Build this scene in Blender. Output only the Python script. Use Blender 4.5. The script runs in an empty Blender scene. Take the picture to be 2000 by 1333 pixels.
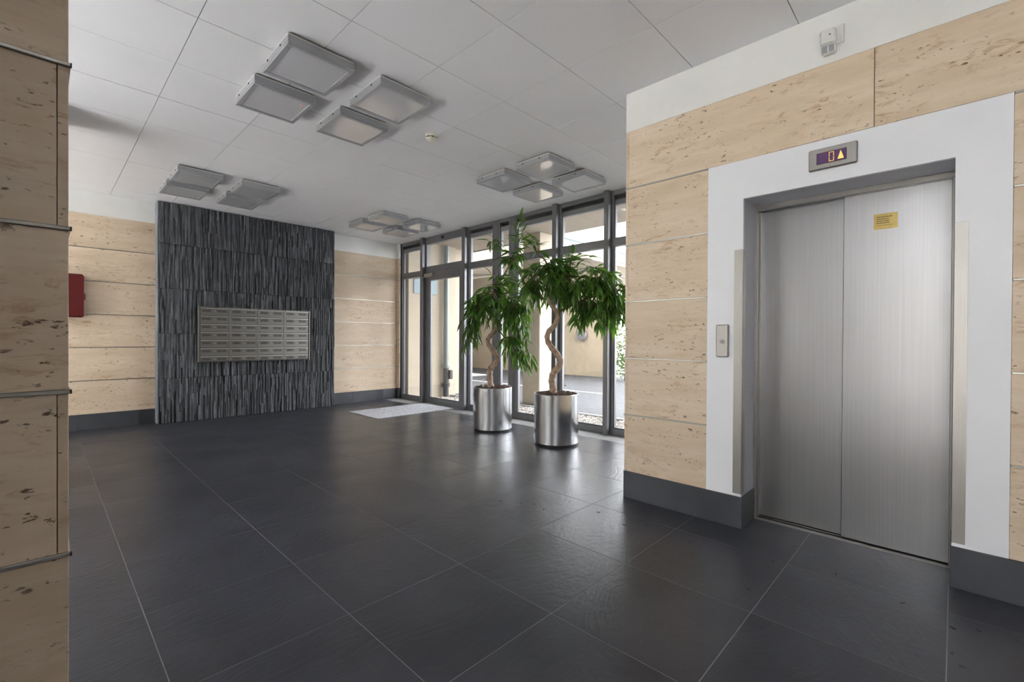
import bpy, bmesh, math, random
from mathutils import Vector, Matrix

# ------------------------------------------------------------------ camera, sky, exposure
SC = bpy.context.scene
COL = SC.collection
FL, YAW, PITCH, ROLL, CX, CY = 892.43, .7692, -.0059, .0055, 1000.0, 666.5
CAM = Vector((0, 0, 1.165))
FWD = Vector((math.cos(YAW) * math.cos(PITCH), math.sin(YAW) * math.cos(PITCH), math.sin(PITCH)))
_r = Vector((math.sin(YAW), -math.cos(YAW), 0)); _u = _r.cross(FWD)
RGT = _r * math.cos(ROLL) + _u * math.sin(ROLL)
UPV = -_r * math.sin(ROLL) + _u * math.cos(ROLL)
cd = bpy.data.cameras.new('camera'); cam = bpy.data.objects.new('camera', cd); COL.objects.link(cam)
cd.sensor_width = 36; cd.lens = FL / 2000 * 36; cd.clip_start = .02; cd.clip_end = 200
cam.matrix_world = Matrix((( RGT.x, UPV.x, -FWD.x, CAM.x), (RGT.y, UPV.y, -FWD.y, CAM.y), (RGT.z, UPV.z, -FWD.z, CAM.z), (0, 0, 0, 1)))
SC.camera = cam

W = bpy.data.worlds.new('overcast_sky'); SC.world = W; W.use_nodes = True
bg = W.node_tree.nodes['Background']; bg.inputs[0].default_value = (.93, .95, 1.0, 1); bg.inputs[1].default_value = 4.0
SC.view_settings.view_transform = 'Standard'; SC.view_settings.look = 'None'
SC.view_settings.gamma = 1; SC.view_settings.use_curve_mapping = False
SC.view_settings.exposure = 1.52

sun = bpy.data.lights.new('sun', 'SUN'); sun.energy = 38.0; sun.angle = math.radians(1.5); sun.color = (1.0, .97, .94)
so = bpy.data.objects.new('sun', sun); COL.objects.link(so)
so.rotation_euler = Vector((-math.cos(math.radians(62)) * .97, -math.cos(math.radians(62)) * .24, math.sin(math.radians(62)))).to_track_quat('Z', 'Y').to_euler()

def portal(name, x, y0, y1, z0, z1, sx):
    l = bpy.data.lights.new(name, 'AREA'); l.shape = 'RECTANGLE'; l.size = z1 - z0; l.size_y = y1 - y0
    l.cycles.is_portal = True
    o = bpy.data.objects.new(name, l); COL.objects.link(o)
    o.location = (x, (y0 + y1) / 2, (z0 + z1) / 2)
    o.rotation_euler = (0, math.radians(90) * -sx, 0)      # shines towards sx
portal('sky_portal_entrance', 4.93, 1.8, 7.6, .05, 2.9, -1)
portal('sky_portal_garden', -3.12, -2.8, 7.6, .05, 2.9, 1)

# ------------------------------------------------------------------ materials
def new_mat(name):
    m = bpy.data.materials.new(name); m.use_nodes = True
    nt = m.node_tree; return m, nt, nt.nodes['Principled BSDF'], nt.nodes['Material Output']
def N(nt, t, **k):
    n = nt.nodes.new(t)
    for a, b in k.items():
        if a in n.bl_rna.properties: setattr(n, a, b)
        else: n.inputs[a].default_value = b
    return n
def ramp(nt, fac, stops):
    r = nt.nodes.new('ShaderNodeValToRGB'); e = r.color_ramp.elements
    while len(e) < len(stops): e.new(.5)
    for i, (p, c) in enumerate(stops):
        e[i].position = p; e[i].color = (c, c, c, 1) if not isinstance(c, tuple) else (*c, 1)
    nt.links.new(fac, r.inputs[0]); return r.outputs[0]
def mixc(nt, fac, a, b, mode='MIX'):
    m = nt.nodes.new('ShaderNodeMix'); m.data_type = 'RGBA'; m.blend_type = mode
    for s, v in ((m.inputs[0], fac), (m.inputs[6], a), (m.inputs[7], b)):
        if isinstance(v, (int, float)): s.default_value = v
        elif isinstance(v, tuple): s.default_value = (*v, 1)
        else: nt.links.new(v, s)
    return m.outputs[2]
def pos(nt, scale=(1, 1, 1), rnd=0.0):
    g = N(nt, 'ShaderNodeNewGeometry'); mp = N(nt, 'ShaderNodeMapping'); mp.inputs['Scale'].default_value = scale
    nt.links.new(g.outputs['Position'], mp.inputs[0])
    if rnd:
        oi = N(nt, 'ShaderNodeObjectInfo'); mu = N(nt, 'ShaderNodeMath', operation='MULTIPLY'); mu.inputs[1].default_value = rnd
        nt.links.new(oi.outputs['Random'], mu.inputs[0])
        cb = N(nt, 'ShaderNodeCombineXYZ')
        for i in range(3): nt.links.new(mu.outputs[0], cb.inputs[i])
        nt.links.new(cb.outputs[0], mp.inputs['Location'])
    return mp.outputs[0]
def noise(nt, vec, scale, detail=3, rough=.55, dist=0):
    n = N(nt, 'ShaderNodeTexNoise'); n.inputs['Scale'].default_value = scale; n.inputs['Detail'].default_value = detail
    n.inputs['Roughness'].default_value = rough; n.inputs['Distortion'].default_value = dist
    nt.links.new(vec, n.inputs['Vector']); return n.outputs['Fac']
def bump(nt, h, bsdf, strength=.2, dist=.002):
    b = N(nt, 'ShaderNodeBump'); b.inputs['Strength'].default_value = strength; b.inputs['Distance'].default_value = dist
    nt.links.new(h, b.inputs['Height']); nt.links.new(b.outputs[0], bsdf.inputs['Normal'])
def plain(name, col, rough=.5, metal=0.0, var=0.0, vscale=8, spec=.5, bmp=0, bscale=60):
    m, nt, b, o = new_mat(name)
    b.inputs['Roughness'].default_value = rough; b.inputs['Metallic'].default_value = metal
    b.inputs['Specular IOR Level'].default_value = spec
    p = pos(nt)
    if var:
        f = noise(nt, p, vscale, 4)
        lo = tuple(c * (1 - var) for c in col); hi = tuple(min(1, c * (1 + var)) for c in col)
        nt.links.new(ramp(nt, f, [(.3, lo), (.7, hi)]), b.inputs['Base Color'])
    else: b.inputs['Base Color'].default_value = (*col, 1)
    if bmp: bump(nt, noise(nt, p, bscale, 3), b, bmp)
    return m

def travertine():
    m, nt, b, o = new_mat('travertine')
    v = pos(nt, (1, 1, 5.5), 7.0)
    base = ramp(nt, noise(nt, v, 1.6, 5, .6, .4), [(.25, (.60, .465, .325)), (.5, (.70, .565, .42)), (.75, (.75, .635, .50))])
    streak = ramp(nt, noise(nt, pos(nt, (1.2, 1.2, 14), 3.0), 3.2, 4, .6, .6), [(.42, 0), (.64, .42)])
    c = mixc(nt, streak, base, (.62, .49, .345))
    # rusty veins, clustered
    clus = ramp(nt, noise(nt, pos(nt, (1, 1, 3), 5.0), 2.3, 2), [(.48, 0), (.66, 1)])
    vein = ramp(nt, noise(nt, pos(nt, (1, 1, 3.5), 9.0), 8, 5, .68, .8), [(.53, 0), (.64, .75)])
    mul = N(nt, 'ShaderNodeMath', operation='MULTIPLY'); nt.links.new(clus, mul.inputs[0]); nt.links.new(vein, mul.inputs[1])
    c = mixc(nt, mul.outputs[0], c, (.40, .225, .105))
    # small dark pits, elongated along the bedding
    pit = ramp(nt, noise(nt, pos(nt, (1, 1, 2.6), 4.0), 27, 4, .62, .3), [(.615, 0), (.655, 1)])
    pc = ramp(nt, noise(nt, pos(nt, (1, 1, 4), 2.0), 3.0, 3), [(.44, .0), (.58, 1)])
    mu2 = N(nt, 'ShaderNodeMath', operation='MULTIPLY'); nt.links.new(pit, mu2.inputs[0]); nt.links.new(pc, mu2.inputs[1])
    c = mixc(nt, mu2.outputs[0], c, (.17, .11, .07))
    oi = N(nt, 'ShaderNodeObjectInfo'); mr = N(nt, 'ShaderNodeMapRange'); mr.inputs[3].default_value = .94; mr.inputs[4].default_value = 1.05
    nt.links.new(oi.outputs['Random'], mr.inputs[0])
    hs = N(nt, 'ShaderNodeHueSaturation'); nt.links.new(c, hs.inputs['Color']); nt.links.new(mr.outputs[0], hs.inputs['Value'])
    nt.links.new(hs.outputs[0], b.inputs['Base Color'])
    b.inputs['Roughness'].default_value = .5; b.inputs['Specular IOR Level'].default_value = .3
    inv = N(nt, 'ShaderNodeMath', operation='SUBTRACT'); inv.inputs[0].default_value = 1; nt.links.new(mu2.outputs[0], inv.inputs[1])
    bump(nt, inv.outputs[0], b, .5, .003)
    return m
def slate_tile(name, dark, light, rough, grain):
    """dark riven porcelain: curved fine relief, each tile turned differently"""
    m, nt, b, o = new_mat(name)
    v = pos(nt, (1, 1, 1), 23.0)
    big = noise(nt, v, 1.6, 2, .5)
    wv = N(nt, 'ShaderNodeTexNoise'); wv.inputs['Scale'].default_value = 1.3; nt.links.new(v, wv.inputs['Vector'])
    vm = N(nt, 'ShaderNodeVectorMath', operation='MULTIPLY_ADD'); nt.links.new(wv.outputs['Color'], vm.inputs[0]); vm.inputs[1].default_value = (.9, .9, 0); nt.links.new(v, vm.inputs[2])
    mp = N(nt, 'ShaderNodeMapping'); mp.inputs['Scale'].default_value = (4, 24, 1); nt.links.new(vm.outputs[0], mp.inputs[0])
    w = N(nt, 'ShaderNodeTexNoise'); w.inputs['Scale'].default_value = 1.6; w.inputs['Detail'].default_value = 3.5; w.inputs['Roughness'].default_value = .6; nt.links.new(mp.outputs[0], w.inputs['Vector'])
    fine = noise(nt, v, 30, 3, .6)
    col = ramp(nt, noise(nt, v, 3, 3, .5), [(.3, dark), (.72, light)])
    nt.links.new(col, b.inputs['Base Color'])
    nt.links.new(ramp(nt, big, [(.3, rough - .03), (.7, rough + .05)]), b.inputs['Roughness'])
    ad = N(nt, 'ShaderNodeMath', operation='MULTIPLY_ADD'); nt.links.new(w.outputs['Fac'], ad.inputs[0]); ad.inputs[1].default_value = 1.6; nt.links.new(fine, ad.inputs[2])
    bump(nt, ad.outputs[0], b, grain, .002)
    b.inputs['Specular IOR Level'].default_value = .42
    return m
def slate_rib():
    m, nt, b, o = new_mat('split_slate')
    strip = noise(nt, pos(nt, (1, 1, .035)), 70, 3, .75)
    f = noise(nt, pos(nt, (1, 1, .3)), 60, 5, .75)
    c = ramp(nt, strip, [(.34, (.014, .015, .017)), (.5, (.060, .064, .071)), (.62, (.26, .28, .31))])
    c = mixc(nt, ramp(nt, f, [(.35, .0), (.75, .75)]), c, (.12, .128, .14))
    nt.links.new(mixc(nt, ramp(nt, noise(nt, pos(nt), 1.5, 3), [(.45, 0), (.75, .55)]), c, (.035, .036, .037)), b.inputs['Base Color'])
    b.inputs['Roughness'].default_value = .38; b.inputs['Specular IOR Level'].default_value = .6
    bump(nt, noise(nt, pos(nt, (1, 1, .5)), 120, 5, .75), b, 1.0, .012)
    return m
def brushed(name, col, rough, scale, strength=.12, aniso=0.0, tangent=None, rot=0.0):
    m, nt, b, o = new_mat(name)
    b.inputs['Metallic'].default_value = 1
    f = noise(nt, pos(nt, scale), 1.0, 3, .6)
    lo = tuple(c * .95 for c in col); hi = tuple(min(1, c * 1.04) for c in col)
    nt.links.new(ramp(nt, f, [(.3, lo), (.7, hi)]), b.inputs['Base Color'])
    cl = noise(nt, pos(nt), 2.2, 4, .6)
    nt.links.new(ramp(nt, cl, [(.3, rough * .93), (.7, rough * 1.08)]), b.inputs['Roughness'])
    if aniso:
        b.inputs['Anisotropic'].default_value = aniso; b.inputs['Anisotropic Rotation'].default_value = rot
        t = N(nt, 'ShaderNodeTangent', direction_type='RADIAL', axis=tangent); nt.links.new(t.outputs[0], b.inputs['Tangent'])
    if strength: bump(nt, f, b, strength, .0004)
    return m
def glass(name, tint=(.97, .975, .97)):
    m, nt, b, o = new_mat(name); nt.nodes.remove(b)
    tr = N(nt, 'ShaderNodeBsdfTransparent'); tr.inputs[0].default_value = (*tint, 1)
    gl = N(nt, 'ShaderNodeBsdfGlossy'); gl.inputs['Roughness'].default_value = .01; gl.inputs[0].default_value = (.9, .95, .95, 1)
    fr = N(nt, 'ShaderNodeFresnel'); ge = N(nt, 'ShaderNodeNewGeometry')
    io = N(nt, 'ShaderNodeMapRange'); io.inputs[3].default_value = 1.45; io.inputs[4].default_value = 1 / 1.45   # same air-to-glass reflection on both faces
    nt.links.new(ge.outputs['Backfacing'], io.inputs[0]); nt.links.new(io.outputs[0], fr.inputs[0])
    mx = N(nt, 'ShaderNodeMixShader'); nt.links.new(fr.outputs[0], mx.inputs[0]); nt.links.new(tr.outputs[0], mx.inputs[1]); nt.links.new(gl.outputs[0], mx.inputs[2])
    nt.links.new(mx.outputs[0], o.inputs[0]); return m
def emit(name, col, s):
    m, nt, b, o = new_mat(name); b.inputs['Base Color'].default_value = (*col, 1)
    b.inputs['Emission Color'].default_value = (*col, 1); b.inputs['Emission Strength'].default_value = s; return m
def leafmat(name, a, c):
    m, nt, b, o = new_mat(name)
    oi = N(nt, 'ShaderNodeObjectInfo'); f = noise(nt, pos(nt), 9, 2)
    ad = N(nt, 'ShaderNodeMath', operation='ADD'); nt.links.new(oi.outputs['Random'], ad.inputs[0]); nt.links.new(f, ad.inputs[1])
    ha = N(nt, 'ShaderNodeMath', operation='MULTIPLY'); ha.inputs[1].default_value = .5; nt.links.new(ad.outputs[0], ha.inputs[0])
    col = ramp(nt, ha.outputs[0], [(.25, a), (.6, tuple((x + y) / 2 for x, y in zip(a, c))), (.8, c)])
    nt.links.new(col, b.inputs['Base Color']); b.inputs['Roughness'].default_value = .33; b.inputs['Specular IOR Level'].default_value = .5
    tl = N(nt, 'ShaderNodeBsdfTranslucent'); nt.links.new(mixc(nt, .5, col, (.25, .5, .03)), tl.inputs[0])
    mx = N(nt, 'ShaderNodeMixShader'); mx.inputs[0].default_value = .28
    nt.links.new(b.outputs[0], mx.inputs[1]); nt.links.new(tl.outputs[0], mx.inputs[2]); nt.links.new(mx.outputs[0], o.inputs[0])
    return m
def pavement():
    m, nt, b, o = new_mat('grey_pavers')
    br = N(nt, 'ShaderNodeTexBrick'); br.inputs['Scale'].default_value = 5; br.inputs['Mortar Size'].default_value = .02
    br.inputs['Color1'].default_value = (.085, .088, .098, 1); br.inputs['Color2'].default_value = (.12, .125, .135, 1); br.inputs['Mortar'].default_value = (.055, .055, .058, 1)
    nt.links.new(pos(nt), br.inputs['Vector'])
    nt.links.new(mixc(nt, ramp(nt, noise(nt, pos(nt), .8, 4), [(.35, 0), (.7, .55)]), br.outputs[0], (.07, .073, .082)), b.inputs['Base Color'])
    b.inputs['Roughness'].default_value = .7; return m

M = dict(
    trav=travertine(),
    plaster=plain('white_plaster', (.86, .86, .83), .7, var=.03, vscale=3),
    panel=plain('white_panel_paint', (.86, .87, .90), .35, var=.02, vscale=2, spec=.4),
    reveal=plain('grey_reveal_paint', (.50, .50, .54), .45, var=.03),
    ceil=plain('ceiling_panel', (.87, .87, .885), .6, var=.02, vscale=1.5),
    gap=plain('ceiling_gap', (.10, .10, .10), .8),
    floor=slate_tile('floor_slate', (.027, .028, .037), (.048, .049, .062), .325, .6),
    base=slate_tile('baseboard_slate', (.045, .047, .056), (.075, .078, .09), .42, .25),
    grout=plain('grout', (.26, .26, .26), .8, var=.15),
    slate=slate_rib(),
    door=brushed('brushed_steel_door', (.44, .44, .452), .35, (3, 110, 1.2), .012),
    trim=brushed('satin_steel_trim', (.44, .425, .40), .42, (300, 300, 3), .03),
    rail=brushed('joint_rail_steel', (.42, .40, .36), .36, (4, 4, 300), .0),
    frame=plain('grey_aluminium', (.20, .20, .21), .38, .5, var=.05, vscale=4),
    dark=plain('dark_recess', (.03, .03, .032), .6),
    blind=plain('blind_slat_grey', (.20, .205, .215), .5, .2),
    glass=glass('window_glass'),
    flap=brushed('mailbox_flap_steel', (.62, .60, .56), .4, (3, 3, 240), .0),
    mail=brushed('mailbox_steel', (.24, .23, .215), .42, (3, 3, 240), .06),
    maildark=plain('mailbox_vent', (.045, .043, .04), .6),
    lampf=plain('lamp_frame_grey', (.42, .43, .45), .42, .3),
    lampb=plain('lamp_housing_cream', (.66, .65, .60), .5),
    red=plain('red_enamel', (.10, .004, .005), .35),
    black=plain('black_rubber', (.015, .015, .016), .6),
    cream=plain('cream_plastic', (.74, .71, .60), .45),
    white=plain('white_plastic', (.80, .80, .76), .4),
    lens=plain('grey_lens', (.34, .34, .36), .3),
    brass=plain('brass_plate', (.50, .37, .13), .35, .6, var=.1, vscale=30),
    brassink=plain('brass_engraving', (.10, .07, .02), .6),
    screen=plain('purple_display', (.11, .05, .15), .3),
    amber=emit('amber_led', (.95, .52, .12), .30),
    pot=brushed('brushed_steel_pot', (.80, .81, .83), .19, (1.5, 1.5, 330), .06, .75, 'Z', .0),
    soil=plain('bark_soil', (.10, .062, .045), .9, var=.5, vscale=60, bmp=1, bscale=90),
    bark=plain('pale_bark', (.36, .255, .185), .75, var=.35, vscale=26, bmp=.6, bscale=70),
    twig=plain('twig_bark', (.13, .085, .05), .75, var=.3),
    leaf=leafmat('leaf_green', (.032, .088, .016), (.13, .30, .035)),
    mat=plain('grey_carpet_mat', (.47, .48, .52), .95, var=.35, vscale=45, bmp=.8, bscale=220),
    beige=plain('beige_render', (.47, .405, .315), .85, var=.06, vscale=2.5, bmp=.1),
    soffit=plain('beige_soffit', (.46, .395, .31), .85, var=.05, vscale=1.5),
    pave=pavement(),
    gravel=plain('white_gravel', (.50, .465, .425), .8, var=.35, vscale=38),
    gravelbed=plain('gravel_bed', (.36, .34, .31), .9, var=.4, vscale=60),
    zinc=plain('zinc_pipe', (.22, .25, .25), .45, .3, var=.05),
    iron=plain('cast_iron_pipe', (.06, .062, .066), .5, .2, var=.1),
    sign=plain('blue_sign', (.24, .33, .38), .4),
    roofm=plain('roof_sheet_metal', (.40, .46, .46), .5, .2, var=.06),
    lampg=plain('lamp_grey_glass', (.22, .22, .24), .25),
    green=leafmat('garden_green', (.04, .075, .02), (.11, .17, .05)),
    terrace=plain('pale_terrace', (.66, .67, .70), .7, var=.08, vscale=3),
    concrete=plain('pale_concrete', (.38, .37, .36), .8, var=.05),
    cut_lit=plain('daylit_cut_slate', (.24, .27, .31), .5, var=.3, vscale=40),  # cut edge, coloured paler and bluer for the daylight from the left
    redled=emit('red_led', (1, .03, .05), 1.0),
)
def diffuser():
    m, nt, b, o = new_mat('lamp_diffuser'); b.inputs['Base Color'].default_value = (.62, .62, .64, 1)
    b.inputs['Roughness'].default_value = .12; b.inputs['Specular IOR Level'].default_value = .7
    b.inputs['Coat Weight'].default_value = .8; b.inputs['Coat Roughness'].default_value = .03; return m
M['diff'] = diffuser()

# ------------------------------------------------------------------ mesh helpers
class MB:
    def __init__(s): s.bm = bmesh.new()
    def box(s, x0, x1, y0, y1, z0, z1, bev=0.0, mat=None):
        r = bmesh.ops.create_cube(s.bm, size=1)
        T = Matrix.Translation(((x0 + x1) / 2, (y0 + y1) / 2, (z0 + z1) / 2)) @ Matrix.Diagonal((abs(x1 - x0), abs(y1 - y0), abs(z1 - z0), 1))
        if mat is not None: T = mat @ T
        bmesh.ops.transform(s.bm, matrix=T, verts=r['verts'])
        if bev:
            es = list({e for v in r['verts'] for e in v.link_edges})
            bmesh.ops.bevel(s.bm, geom=es, offset=bev, segments=1, affect='EDGES', profile=.5)
        return s
    def lathe(s, prof, c=(0, 0, 0), n=32, axis='Z', cap=True):
        rings = []
        for r, h in prof:
            ring = []
            for i in range(n):
                a = 2 * math.pi * i / n; p = (r * math.cos(a), r * math.sin(a), h)
                if axis == 'X': p = (h, r * math.cos(a), r * math.sin(a))
                if axis == 'Y': p = (r * math.cos(a), h, -r * math.sin(a))
                ring.append(s.bm.verts.new((p[0] + c[0], p[1] + c[1], p[2] + c[2])))
            rings.append(ring)
        for a, b in zip(rings, rings[1:]):
            for i in range(n): s.bm.faces.new((a[i], a[(i + 1) % n], b[(i + 1) % n], b[i]))
        if cap: s.bm.faces.new(rings[0][::-1]); s.bm.faces.new(rings[-1])
        return s
    def tube(s, pts, rad, n=8):
        pts = [Vector(p) for p in pts]; rings = []
        ref = Vector((.31, .57, .76))
        for i, p in enumerate(pts):
            d = (pts[min(i + 1, len(pts) - 1)] - pts[max(i - 1, 0)]).normalized()
            a = d.cross(ref).normalized(); b = d.cross(a)
            r = rad[i] if isinstance(rad, (list, tuple)) else rad
            rings.append([s.bm.verts.new(p + (a * math.cos(t) + b * math.sin(t)) * r) for t in (2 * math.pi * k / n for k in range(n))])
        for A, B in zip(rings, rings[1:]):
            for i in range(n): s.bm.faces.new((A[i], A[(i + 1) % n], B[(i + 1) % n], B[i]))
        s.bm.faces.new(rings[0][::-1]); s.bm.faces.new(rings[-1]); return s
    def prism(s, pts, h0, h1, axis='X'):
        def P(u, v, h): return {'X': (h, u, v), 'Y': (u, h, v), 'Z': (u, v, h)}[axis]
        A = [s.bm.verts.new(P(u, v, h0)) for u, v in pts]; B = [s.bm.verts.new(P(u, v, h1)) for u, v in pts]
        s.bm.faces.new(A); s.bm.faces.new(B[::-1]); n = len(pts)
        for i in range(n): s.bm.faces.new((A[i], B[i], B[(i + 1) % n], A[(i + 1) % n]))
        return s
    def mesh(s, name, m, smooth=False):
        bmesh.ops.recalc_face_normals(s.bm, faces=s.bm.faces)
        me = bpy.data.meshes.new(name); s.bm.to_mesh(me); s.bm.free(); me.materials.append(M[m])
        if smooth:
            for p in me.polygons: p.use_smooth = True
            try: me.set_sharp_from_angle(angle=math.radians(35))
            except Exception: pass
        return me
    def obj(s, name, m, parent=None, smooth=False): return link(name, s.mesh(name, m, smooth), parent)
def link(name, me, parent=None, loc=None):
    o = bpy.data.objects.new(name, me); COL.objects.link(o)
    if parent is not None: o.parent = parent
    if loc is not None: o.location = loc
    return o
def struct(o, label=None):
    o['kind'] = 'structure'
    if label: o['label'] = label
    return o
def empty(name, loc=(0, 0, 0)):
    o = bpy.data.objects.new(name, None); COL.objects.link(o); o.location = loc; o.empty_display_size = .1; return o
def tag(o, label, cat, group=None):
    o['label'] = label; o['category'] = cat
    if group: o['group'] = group
    return o
CACHE = {}
def piece(name, m, x0, x1, y0, y1, z0, z1, parent, bev=.0015, ploc=(0, 0, 0)):
    """one slab, tile or rail: alike sizes share a mesh"""
    d = (round(x1 - x0, 4), round(y1 - y0, 4), round(z1 - z0, 4), m, bev)
    if d not in CACHE:
        b = MB(); b.box(-d[0] / 2, d[0] / 2, -d[1] / 2, d[1] / 2, -d[2] / 2, d[2] / 2, bev); CACHE[d] = b.mesh(name, m)
    return link(name, CACHE[d], parent, ((x0 + x1) / 2 - ploc[0], (y0 + y1) / 2 - ploc[1], (z0 + z1) / 2 - ploc[2]))

# ------------------------------------------------------------------ room shell
ZC = 2.96
XL, XE, XW, YB, YR = -3.0, 3.0, 4.82, 7.72, -4.0
BH = .195; PITCHZ = .414; RAIL = .011
LEVEL = [BH + PITCHZ * i for i in range(7)]           # .195 ... 2.679

flo = struct(MB().box(XL, 4.92, YR, 7.76, -.12, -.0009).obj('floor', 'grout'), 'dark slate tiled lobby floor')
TX = [.303 + .602 * i for i in range(-6, 8)]; TY = [.011 + .604 * i for i in range(-9, 14)]
for i in range(len(TX) - 1):
    for j in range(len(TY) - 1):
        if TX[i] > 3.0 and TY[j + 1] < 1.6: continue
        x1 = min(TX[i + 1], 4.90); y1 = min(TY[j + 1], YB)
        x0 = TX[i]; y0 = max(TY[j], YR)
        if x1 - x0 < .05 or y1 - y0 < .05: continue
        if abs(TX[i] - 2.711) < .01 and TY[j] < 1.0: x1 = 3.235
        g = .0015
        piece('floor_tile', 'floor', x0 + g, x1 - g, y0 + g, y1 - g, -.012, 0, flo, .0005)

cei = struct(MB().box(XL, 4.92, YR, 7.76, ZC + .008, ZC + .14).obj('ceiling', 'gap'), 'white panelled ceiling')
PX = [.62 + .609 * i for i in range(-6, 8)]; PY = [1.255 + .6065 * i for i in range(-11, 12)]
random.seed(4)
for i in range(len(PX) - 1):
    for j in range(len(PY) - 1):
        x0, x1, y0, y1 = PX[i], min(PX[i + 1], 4.90), max(PY[j], YR), min(PY[j + 1], YB)
        if x1 - x0 < .04 or y1 - y0 < .04: continue
        if x0 > 3.05 and y1 < 1.7: continue
        g = .0022
        dz = random.uniform(0, .0012)
        piece('ceiling_panel', 'ceil', x0 + g, x1 - g, y0 + g, y1 - g, ZC + dz, ZC + .012 + dz, cei, 0)
# narrow strip closing the ceiling at the window and back wall
piece('ceiling_panel', 'ceil', PX[-1] + .002, 4.90, 1.75, YB, ZC, ZC + .012, cei, .0006) if PX[-1] < 4.86 else None

def rails(parent, axis, p, a0, a1, levels, proud=.0025, deep=.02):
    for z in levels:
        if axis == 'Y': piece('joint_rail', 'rail', a0, a1, p - proud, p + deep, z - RAIL / 2, z + RAIL / 2, parent, .0015)
        else: piece('joint_rail', 'rail', p - proud, p + deep, a0, a1, z - RAIL / 2, z + RAIL / 2, parent, .0015)
def courses(parent, axis, p, a0, a1, zs, t=.02):
    g = .0035
    for z0, z1 in zs:
        lo = z0 + RAIL / 2 if z0 > BH + .01 else z0; hi = z1 - RAIL / 2 if z1 < 2.66 else z1
        if axis == 'Y': piece('travertine_slab', 'trav', a0, a1, p, p + t, lo, hi, parent, .001)
        else: piece('travertine_slab', 'trav', p, p + t, a0, a1, lo, hi, parent, .001)
CRS = list(zip(LEVEL[:-1], LEVEL[1:]))
def baseboard(name, parts, label):
    root = struct(MB().box(*parts[0][1]).obj(name, 'grout'), label)
    for _, bx in parts[1:]: piece('base_tile', 'base', *bx, root, .001)
    return root

# --- back wall
wb = struct(MB().box(XL, 4.92, YB + .02, YB + .3, 0, ZC).obj('wall_back', 'dark'), 'travertine clad back wall')
piece('plaster_band', 'plaster', XL, 1.10, YB - .002, YB + .02, LEVEL[6], ZC, wb, 0)
piece('plaster_band', 'plaster', 3.44, 4.82, YB - .002, YB + .02, LEVEL[6], ZC, wb, 0)
for a0, a1 in ((XL, -.45), (-.45, 1.12), (3.44, 4.80)):
    courses(wb, 'Y', YB, a0 + .001, a1 - .001, CRS)
rails(wb, 'Y', YB, XL, 1.08, LEVEL[1:6]); rails(wb, 'Y', YB, 3.465, 4.79, LEVEL[1:6])
# short return beside the window frame
rt = struct(MB().box(4.80, 4.92, 7.625, YB + .02, 0, ZC).obj('wall_return', 'dark'), 'narrow travertine return beside the window')
piece('plaster_band', 'plaster', 4.776, 4.80, 7.625, YB, LEVEL[6], ZC, rt, 0)
for z0, z1 in CRS: piece('travertine_slab', 'trav', 4.78, 4.80, 7.625, YB, z0 + RAIL / 2, z1 - RAIL / 2 if z1 < 2.6 else z1, rt, .001)
for z in LEVEL[1:6]: piece('joint_rail', 'rail', 4.777, 4.80, 7.62, YB, z - RAIL / 2, z + RAIL / 2, rt, .001)
bb = struct(MB().box(XL, 4.80, YB - .006, YB + .02, 0, BH - .003).obj('baseboard_back', 'grout'), 'dark tiled skirting of the back wall')
for i in range(-5, 8):
    a0, a1 = .303 + .597 * i, .303 + .597 * (i + 1)
    for c0, c1 in ((XL, 1.075), (3.47, 4.79)):
        b0, b1 = max(a0, c0), min(a1, c1)
        if b1 - b0 > .02: piece('base_tile', 'base', b0 + .0012, b1 - .0012, YB - .010, YB, .002, BH - .001, bb, .001)
piece('base_tile', 'base', 4.770, 4.782, 7.625, YB - .012, .002, BH - .001, bb, .001)

# --- slate feature wall
ws = struct(MB().box(1.09, 3.455, 7.575, YB, 0, ZC).obj('wall_feature', 'dark'), 'dark split slate feature wall carrying the mailboxes')
def slate_panel(x0, x1, z0, z1, seed):
    rnd = random.Random(seed); b = MB(); x = x0 + .0008
    while x < x1 - .004:
        w = min(rnd.choice((.009, .012, .014, .017, .021)), x1 - .0008 - x)
        z = z0 + .001 + rnd.uniform(0, .004)
        end = z1 - .001 - rnd.uniform(0, .004)
        while z < end - .01:
            h = rnd.uniform(.10, .42); zz = min(end, z + h)
            if end - zz < .05: zz = end
            y = 7.545 + max(-.014, min(.016, rnd.gauss(0, .009)))
            y2 = y + rnd.uniform(-.003, .003)
            # slightly tilted strip face
            vs = [b.bm.verts.new(p) for p in ((x, y, z), (x + w, y2, z), (x + w, y2 + rnd.uniform(-.002, .002), zz), (x, y + rnd.uniform(-.002, .002), zz),
                                              (x, 7.58, z), (x + w, 7.58, z), (x + w, 7.58, zz), (x, 7.58, zz))]
            for f in ((0, 1, 2, 3), (1, 5, 6, 2), (4, 0, 3, 7), (3, 2, 6, 7), (4, 5, 1, 0)): b.bm.faces.new([vs[k] for k in f])
            z = zz
        x += w
    return b
SZ = [0.003, .603, 1.205, 1.808, 2.405, ZC - .002]; SX = [1.08, 1.676, 2.272, 2.868, 3.465]
for i in range(4):
    for j in range(5): slate_panel(SX[i], SX[i + 1], SZ[j], SZ[j + 1], 100 + i * 7 + j * 31).obj('slate_panel', 'slate', ws)
for j in range(5):
    piece('slate_edge', 'cut_lit', 1.076, 1.09, 7.553, YB - .004, SZ[j] + .001, SZ[j + 1] - .001, ws, .002)
    piece('slate_edge', 'slate', 3.455, 3.469, 7.553, YB - .004, SZ[j] + .001, SZ[j + 1] - .001, ws, .002)

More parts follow.
